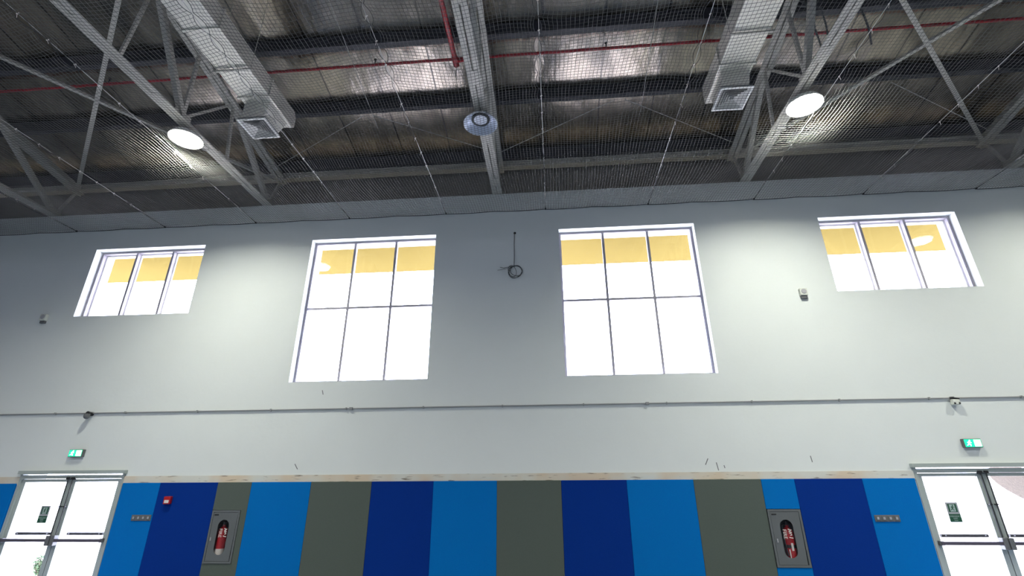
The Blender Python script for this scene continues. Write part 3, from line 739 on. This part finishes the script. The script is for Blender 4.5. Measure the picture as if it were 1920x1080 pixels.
def cabinet(x0, x1, zb, zt, lb, elb, warm):
    xc = (x0+x1)/2; root = thing('extinguisher_cabinet', (xc, YW, zb), lb, 'cabinet', 'grey fire extinguisher cabinets')
    ya = PY-0.012
    fr = MB(); t = 0.035
    fr.box(x0, x1, ya, YW+0.0, zb, zb+t); fr.box(x0, x1, ya, YW, zt-t, zt); fr.box(x0, x0+t, ya, YW, zb+t, zt-t); fr.box(x1-t, x1, ya, YW, zb+t, zt-t)
    fr.build('cabinet_frame', 'cab', root)
    bx = MB(); xa, xb, za, zc, yb = x0+0.034, x1-0.034, zb+0.034, zt-0.034, YW+0.22
    bx.box(xa, xb, yb, yb+0.01, za, zc); bx.box(xa, xb, YW, yb, za, za+0.008); bx.box(xa, xb, YW, yb, zc-0.008, zc); bx.box(xa, xa+0.008, YW, yb, za, zc); bx.box(xb-0.008, xb, YW, yb, za, zc)
    bx.build('cabinet_box', 'cab', root)
    # door leaf with a round-ended opening
    ox, oz0, oz1, r = xc-0.005, zb+0.14+0.11, zt-0.165-0.11, 0.11
    N = 24; inner = []
    for i in range(N+1):
        a = math.pi*i/N; inner.append((ox+r*math.cos(a), oz1+r*math.sin(a)))
    for i in range(N+1):
        a = math.pi+math.pi*i/N; inner.append((ox+r*math.cos(a), oz0+r*math.sin(a)))
    X0, X1, Z0, Z1 = x0+t+0.004, x1-t-0.004, zb+t+0.004, zt-t-0.004
    outer = []
    mz = (oz0+oz1)/2
    for (px, pz) in inner:
        dx, dz = px-ox, pz-mz
        s_ = min(((X1-ox) if dx > 0 else (ox-X0))/max(abs(dx), 1e-6), ((Z1-mz) if dz > 0 else (mz-Z0))/max(abs(dz), 1e-6))
        outer.append((ox+dx*s_, mz+dz*s_))
    n_ = len(inner); yd0, yd1 = ya+0.004, ya+0.02
    vs = [(x, yd0, z) for x, z in inner] + [(x, yd0, z) for x, z in outer] + [(x, yd1, z) for x, z in inner] + [(x, yd1, z) for x, z in outer]
    fs = []
    for i in range(n_):
        j = (i+1) % n_
        fs += [(i, j, n_+j, n_+i), (2*n_+i, 3*n_+i, 3*n_+j, 2*n_+j), (i, 2*n_+i, 2*n_+j, j), (n_+i, n_+j, 3*n_+j, 3*n_+i)]
    dr = MB().add(vs, fs)
    # corner fillets of the leaf
    for (cx_, cz_) in ((X0, Z0), (X1, Z0), (X1, Z1), (X0, Z1)):
        near = sorted(outer, key=lambda q: (q[0]-cx_)**2+(q[1]-cz_)**2)[:2]
        dr.add([(cx_, yd0, cz_), (near[0][0], yd0, near[0][1]), (near[1][0], yd0, near[1][1])], [(0, 1, 2)])
    d = dr.build('cabinet_door', 'cab', root)
    gl = MB().prism([(x, z) for x, z in inner], ya+0.021, ya+0.024); gl.build('viewing_window', 'glass', d)
    hd = MB().box(X0+0.03, X0+0.05, ya-0.012, ya+0.004, mz-0.06, mz+0.0); hd.build('door_latch', 'sgrey', d, bevel=0.004)
    box('door_stay', 'black', X0+0.02, X0+0.10, ya-0.002, ya+0.004, Z1-0.05, Z1-0.03, d)
    # lettering stuck to the window
    text('lettering', 'FIRE', 0.085, (ox-0.045, ya+0.0195, mz+0.07), 'label', d, rot=R(90))
    sq = MB()
    for pts in ([(0.02, 0.15), (0.055, 0.135), (0.03, 0.105), (0.075, 0.095)], [(0.075, 0.14), (0.05, 0.115)], [(0.03, 0.085), (0.06, 0.08), (0.07, 0.055), (0.04, 0.05)], [(0.02, 0.02), (0.05, 0.012), (0.085, 0.008)]):
        for a, b in zip(pts, pts[1:]):
            sq.bar((ox+a[0], ya+0.020, mz+a[1]), (ox+b[0], ya+0.020, mz+b[1]), 0.0015, 0.013, up=Vector((b[1]-a[1], 0, a[0]-b[0])))
    sq.build('painted_symbol', 'label', d)
    # the extinguisher inside
    e_ = thing('fire_extinguisher', (xc, YW+0.10, zb+0.05), elb, 'fire extinguisher', 'red fire extinguishers')
    ex, ey, ez = xc+(-0.085 if warm else 0.06), YW+0.10, zb+0.045
    MB().lathe([(0.07, 0), (0.088, 0.015), (0.09, 0.05), (0.09, 0.47), (0.078, 0.52), (0.04, 0.555), (0.028, 0.565), (0.028, 0.60)], (ex, ey, ez), 28).build('cylinder_body', 'red2', e_)
    v = MB().lathe([(0.032, 0), (0.032, 0.05), (0.02, 0.06)], (ex, ey, ez+0.595), 16); v.bar((ex-0.02, ey, ez+0.65), (ex+0.09, ey, ez+0.69), 0.022, 0.012); v.bar((ex-0.02, ey, ez+0.63), (ex+0.09, ey, ez+0.63), 0.022, 0.012)
    v.build('valve_head', 'black', e_)
    hpts = [(ex-0.03, ey-0.01, ez+0.62), (ex-0.09, ey-0.03, ez+0.60), (ex-0.105, ey-0.05, ez+0.5), (ex-0.10, ey-0.06, ez+0.25), (ex-0.085, ey-0.07, ez+0.12)]
    MB().tube(hpts, 0.011, 8).build('hose', 'black', e_)
    if warm:
        MB().lathe([(0.0912, 0.0), (0.0912, 0.13)], (ex, ey, ez+0.06), 28).build('paper_label', 'label', e_)
    else:
        MB().box(ex-0.02, ex+0.015, ey-0.094, ey-0.089, ez+0.2, ez+0.32).build('paper_label', 'label', e_)
        b_ = MB().lathe([(0.0915, 0.0), (0.0915, 0.05)], (ex, ey, ez+0.24), 28); b_.build('strap', 'black', e_)
        MB().box(ex-0.062, ex-0.045, ey-0.08, ey-0.072, ez+0.05, ez+0.22).build('inspection_tag', 'label', e_)
cabinet(*CABS[0], -1.28, -0.38, 'grey steel extinguisher cabinet set in the left grey panel', 'red fire extinguisher with white lower label inside the left cabinet', True)
cabinet(*CABS[1], -1.28, -0.38, 'grey steel extinguisher cabinet between two blue panels at right', 'red fire extinguisher with black strap inside the right cabinet', False)

def switches(x0, x1, z, lb):
    root = thing('switch_plate', ((x0+x1)/2, PY, z-0.05), lb, 'switch plate', 'four gang switch plates')
    box('back_plate', 'greyp', x0, x1, PY-0.012, PY, z-0.052, z+0.052, root, bevel=0.004)
    w_ = (x1-x0)/4
    for i in range(4):
        a = x0+i*w_
        s = box('switch', 'cab', a+0.014, a+w_-0.014, PY-0.018, PY-0.012, z-0.036, z+0.036, root, bevel=0.003)
        box('rocker', 'sgrey', a+w_/2-0.016, a+w_/2+0.016, PY-0.023, PY-0.018, z-0.018, z+0.022, s)
switches(-8.22, -7.82, -0.512, 'grey four gang switch plate on the left bright blue panel')
switches(5.47, 5.88, -0.525, 'grey four gang switch plate on the right bright blue panel')

root = thing('call_point', (-7.54, PY, -0.27), 'small red alarm call point on the left dark blue panel', 'alarm')
box('call_point_box', 'red2', -7.61, -7.47, PY-0.06, PY, -0.27, -0.13, root, bevel=0.008)
box('front_plate', 'label', -7.585, -7.495, PY-0.064, PY-0.06, -0.25, -0.195, root)

def sounder(x, z, lb):
    root = thing('wall_sounder', (x, YW, z-0.07), lb, 'sounder', 'square wall sounders')
    box('sounder_box', 'cream', x-0.075, x+0.075, YW-0.075, YW, z-0.07, z+0.085, root, bevel=0.012)
    MB().lathe([(0.0001, -0.01), (0.05, -0.008), (0.055, 0.0)], (x, YW-0.075, z+0.015), 20, axis='y').build('grille', 'sgrey', root)
    box('shadow_block', 'greyp', x-0.06, x+0.06, YW-0.05, YW, z-0.13, z-0.07, root, bevel=0.006)  # grey block standing in for the shadow below the sounder
sounder(5.22, 3.69, 'small square wall sounder left of the short right window')
sounder(-11.69, 3.69, 'small square wall sounder left of the short left window')

root = thing('security_camera', (-9.76, YW, 1.36), 'small grey dome camera under the conduit above the left door', 'camera', 'wall cameras under the conduit')
MB().tube([(-9.76, YW, 1.48), (-9.76, YW-0.12, 1.48)], [0.035, 0.05], 12).build('bracket', 'black', root)
MB().lathe([(0.052, 0.0), (0.055, -0.04), (0.05, -0.075), (0.03, -0.10), (0.0001, -0.108)], (-9.76, YW-0.12, 1.475), 20).build('dome', 'greyp', root)
root = thing('security_camera', (7.40, YW, 1.36), 'small white twin eyed camera under the conduit above the right door', 'camera', 'wall cameras under the conduit')
box('camera_body', 'cream', 7.34, 7.47, YW-0.10, YW-0.02, 1.37, 1.47, root, bevel=0.015)
MB().bar((7.35, YW-0.06, 1.50), (7.47, YW-0.06, 1.475), 0.08, 0.018).build('sun_hood', 'black', root)
MB().tube([(7.40, YW, 1.45), (7.40, YW-0.03, 1.45)], 0.02, 8).build('bracket', 'black', root)
for x in (7.365, 7.447): MB().lathe([(0.0001, -0.008), (0.016, -0.006), (0.018, 0.0)], (x, YW-0.10, 1.395), 14, axis='y').build('camera_eye', 'black', root)

root = thing('conduit', (0, YW, 1.48), 'long thin grey conduit running across the whole wall below the windows', 'conduit')
MB().tube([(XL+0.05, YW-0.022, 1.50), (XR-0.05, YW-0.022, 1.50)], 0.013, 10).build('conduit_pipe', 'conduit', root)
for x in np.arange(-17, 15, 1.6).tolist(): box('saddle_clip', 'conduit', x-0.012, x+0.012, YW-0.042, YW, 1.478, 1.522, root)
for x in (-9.76, -4.1, 1.83, 7.4): box('junction_box', 'conduit', x-0.03, x+0.03, YW-0.044, YW, 1.475, 1.525, root)

root = thing('hanging_cable', (-0.74, YW, 4.3), 'thin grey cable hanging from a hole between the tall windows, end coiled', 'cable')
MB().lathe([(0.0001, -0.004), (0.028, -0.003), (0.03, 0.0)], (-0.73, YW, 5.39), 14, axis='y').build('cable_outlet', 'black', root)
pts = [(-0.735, YW-0.012, 5.39), (-0.745, YW-0.02, 5.1), (-0.742, YW-0.02, 4.8), (-0.75, YW-0.02, 4.56)]
MB().tube(pts, 0.0065, 6).build('cable_drop', 'cable', root)
cl = MB()
for (cx_, cz_, rx_, rz_, tl, dy) in ((-0.73, 4.41, 0.15, 0.145, 0.2, 0.02), (-0.70, 4.43, 0.14, 0.12, -0.5, 0.03), (-0.79, 4.42, 0.085, 0.14, 0.3, 0.04), (-0.72, 4.40, 0.16, 0.13, 0.9, 0.045)):
    ring = []
    for i in range(28):
        a = 2*math.pi*i/28; X_, Z_ = rx_*math.cos(a), rz_*math.sin(a)
        ring.append((cx_+X_*math.cos(tl)-Z_*math.sin(tl), YW-dy-0.006*math.sin(3*a), cz_+X_*math.sin(tl)+Z_*math.cos(tl)))
    cl.tube(ring, 0.006, 6, closed=True)
cl.tube([(-0.72, YW-0.03, 4.54), (-0.85, YW-0.03, 4.53), (-0.98, YW-0.03, 4.51), (-1.06, YW-0.03, 4.53)], 0.0055, 6)
cl.tube([(-0.78, YW-0.03, 4.52), (-0.92, YW-0.03, 4.49), (-1.12, YW-0.03, 4.46)], 0.004, 6)
cl.build('cable_coil', 'cable', root)

# ------------------------------------------------------------------ outside the doors
root = thing('thatched_parasol', (13.55, 14.2, FL-0.12), 'brown mottled straw canopy seen outside through the right door', 'parasol')
hd_ = MB().lathe([(2.4, 0.0), (2.35, 0.12), (1.2, 0.45), (0.2, 0.85), (0.0001, 0.9)], (0, 0, 0), 36)
ct_, st_ = math.cos(R(27)), math.sin(R(27))
hd_.v = [(13.75 + x*ct_ + z*st_, 14.2 + y, -0.52 - x*st_ + z*ct_) for x, y, z in hd_.v]
hd_.build('straw_roof', 'thatch', root)
MB().tube([(13.55, 14.2, FL-0.12), (13.6, 14.2, -0.5)], 0.08, 12).build('timber_post', 'tim', root)
random.seed(5)
root = thing('shrub', (-13.15, 13.2, FL-0.12), 'small grey green shrub outside the left glass door', 'shrub')
st = MB(); lf = MB()
for i in range(34):
    a = random.uniform(0, 6.28); rr_ = random.uniform(0.03, 0.2); h = random.uniform(0.2, 0.5)
    tip = (-13.15+rr_*math.cos(a), 13.2+rr_*math.sin(a), FL-0.12+h)
    st.tube([(-13.15, 13.2, FL-0.12), tip], 0.008, 5)
    for q in range(40):
        t = random.uniform(0.3, 1.05); p = Vector((-13.15, 13.2, FL-0.12)).lerp(Vector(tip), t)
        d = Vector((random.uniform(-1, 1), random.uniform(-1, 1), random.uniform(-0.3, 1))).normalized()*0.08; s_ = d.cross(Vector((random.random(), random.random(), 0.5))).normalized()*0.02
        lf.add([p, p+d*0.5+s_, p+d, p+d*0.5-s_], [(0, 1, 2, 3)])
st.build('stem', 'bark', root); lf.build('foliage', 'leaf', root)

for o in bpy.data.objects:
    if '_o' in o: del o['_o']
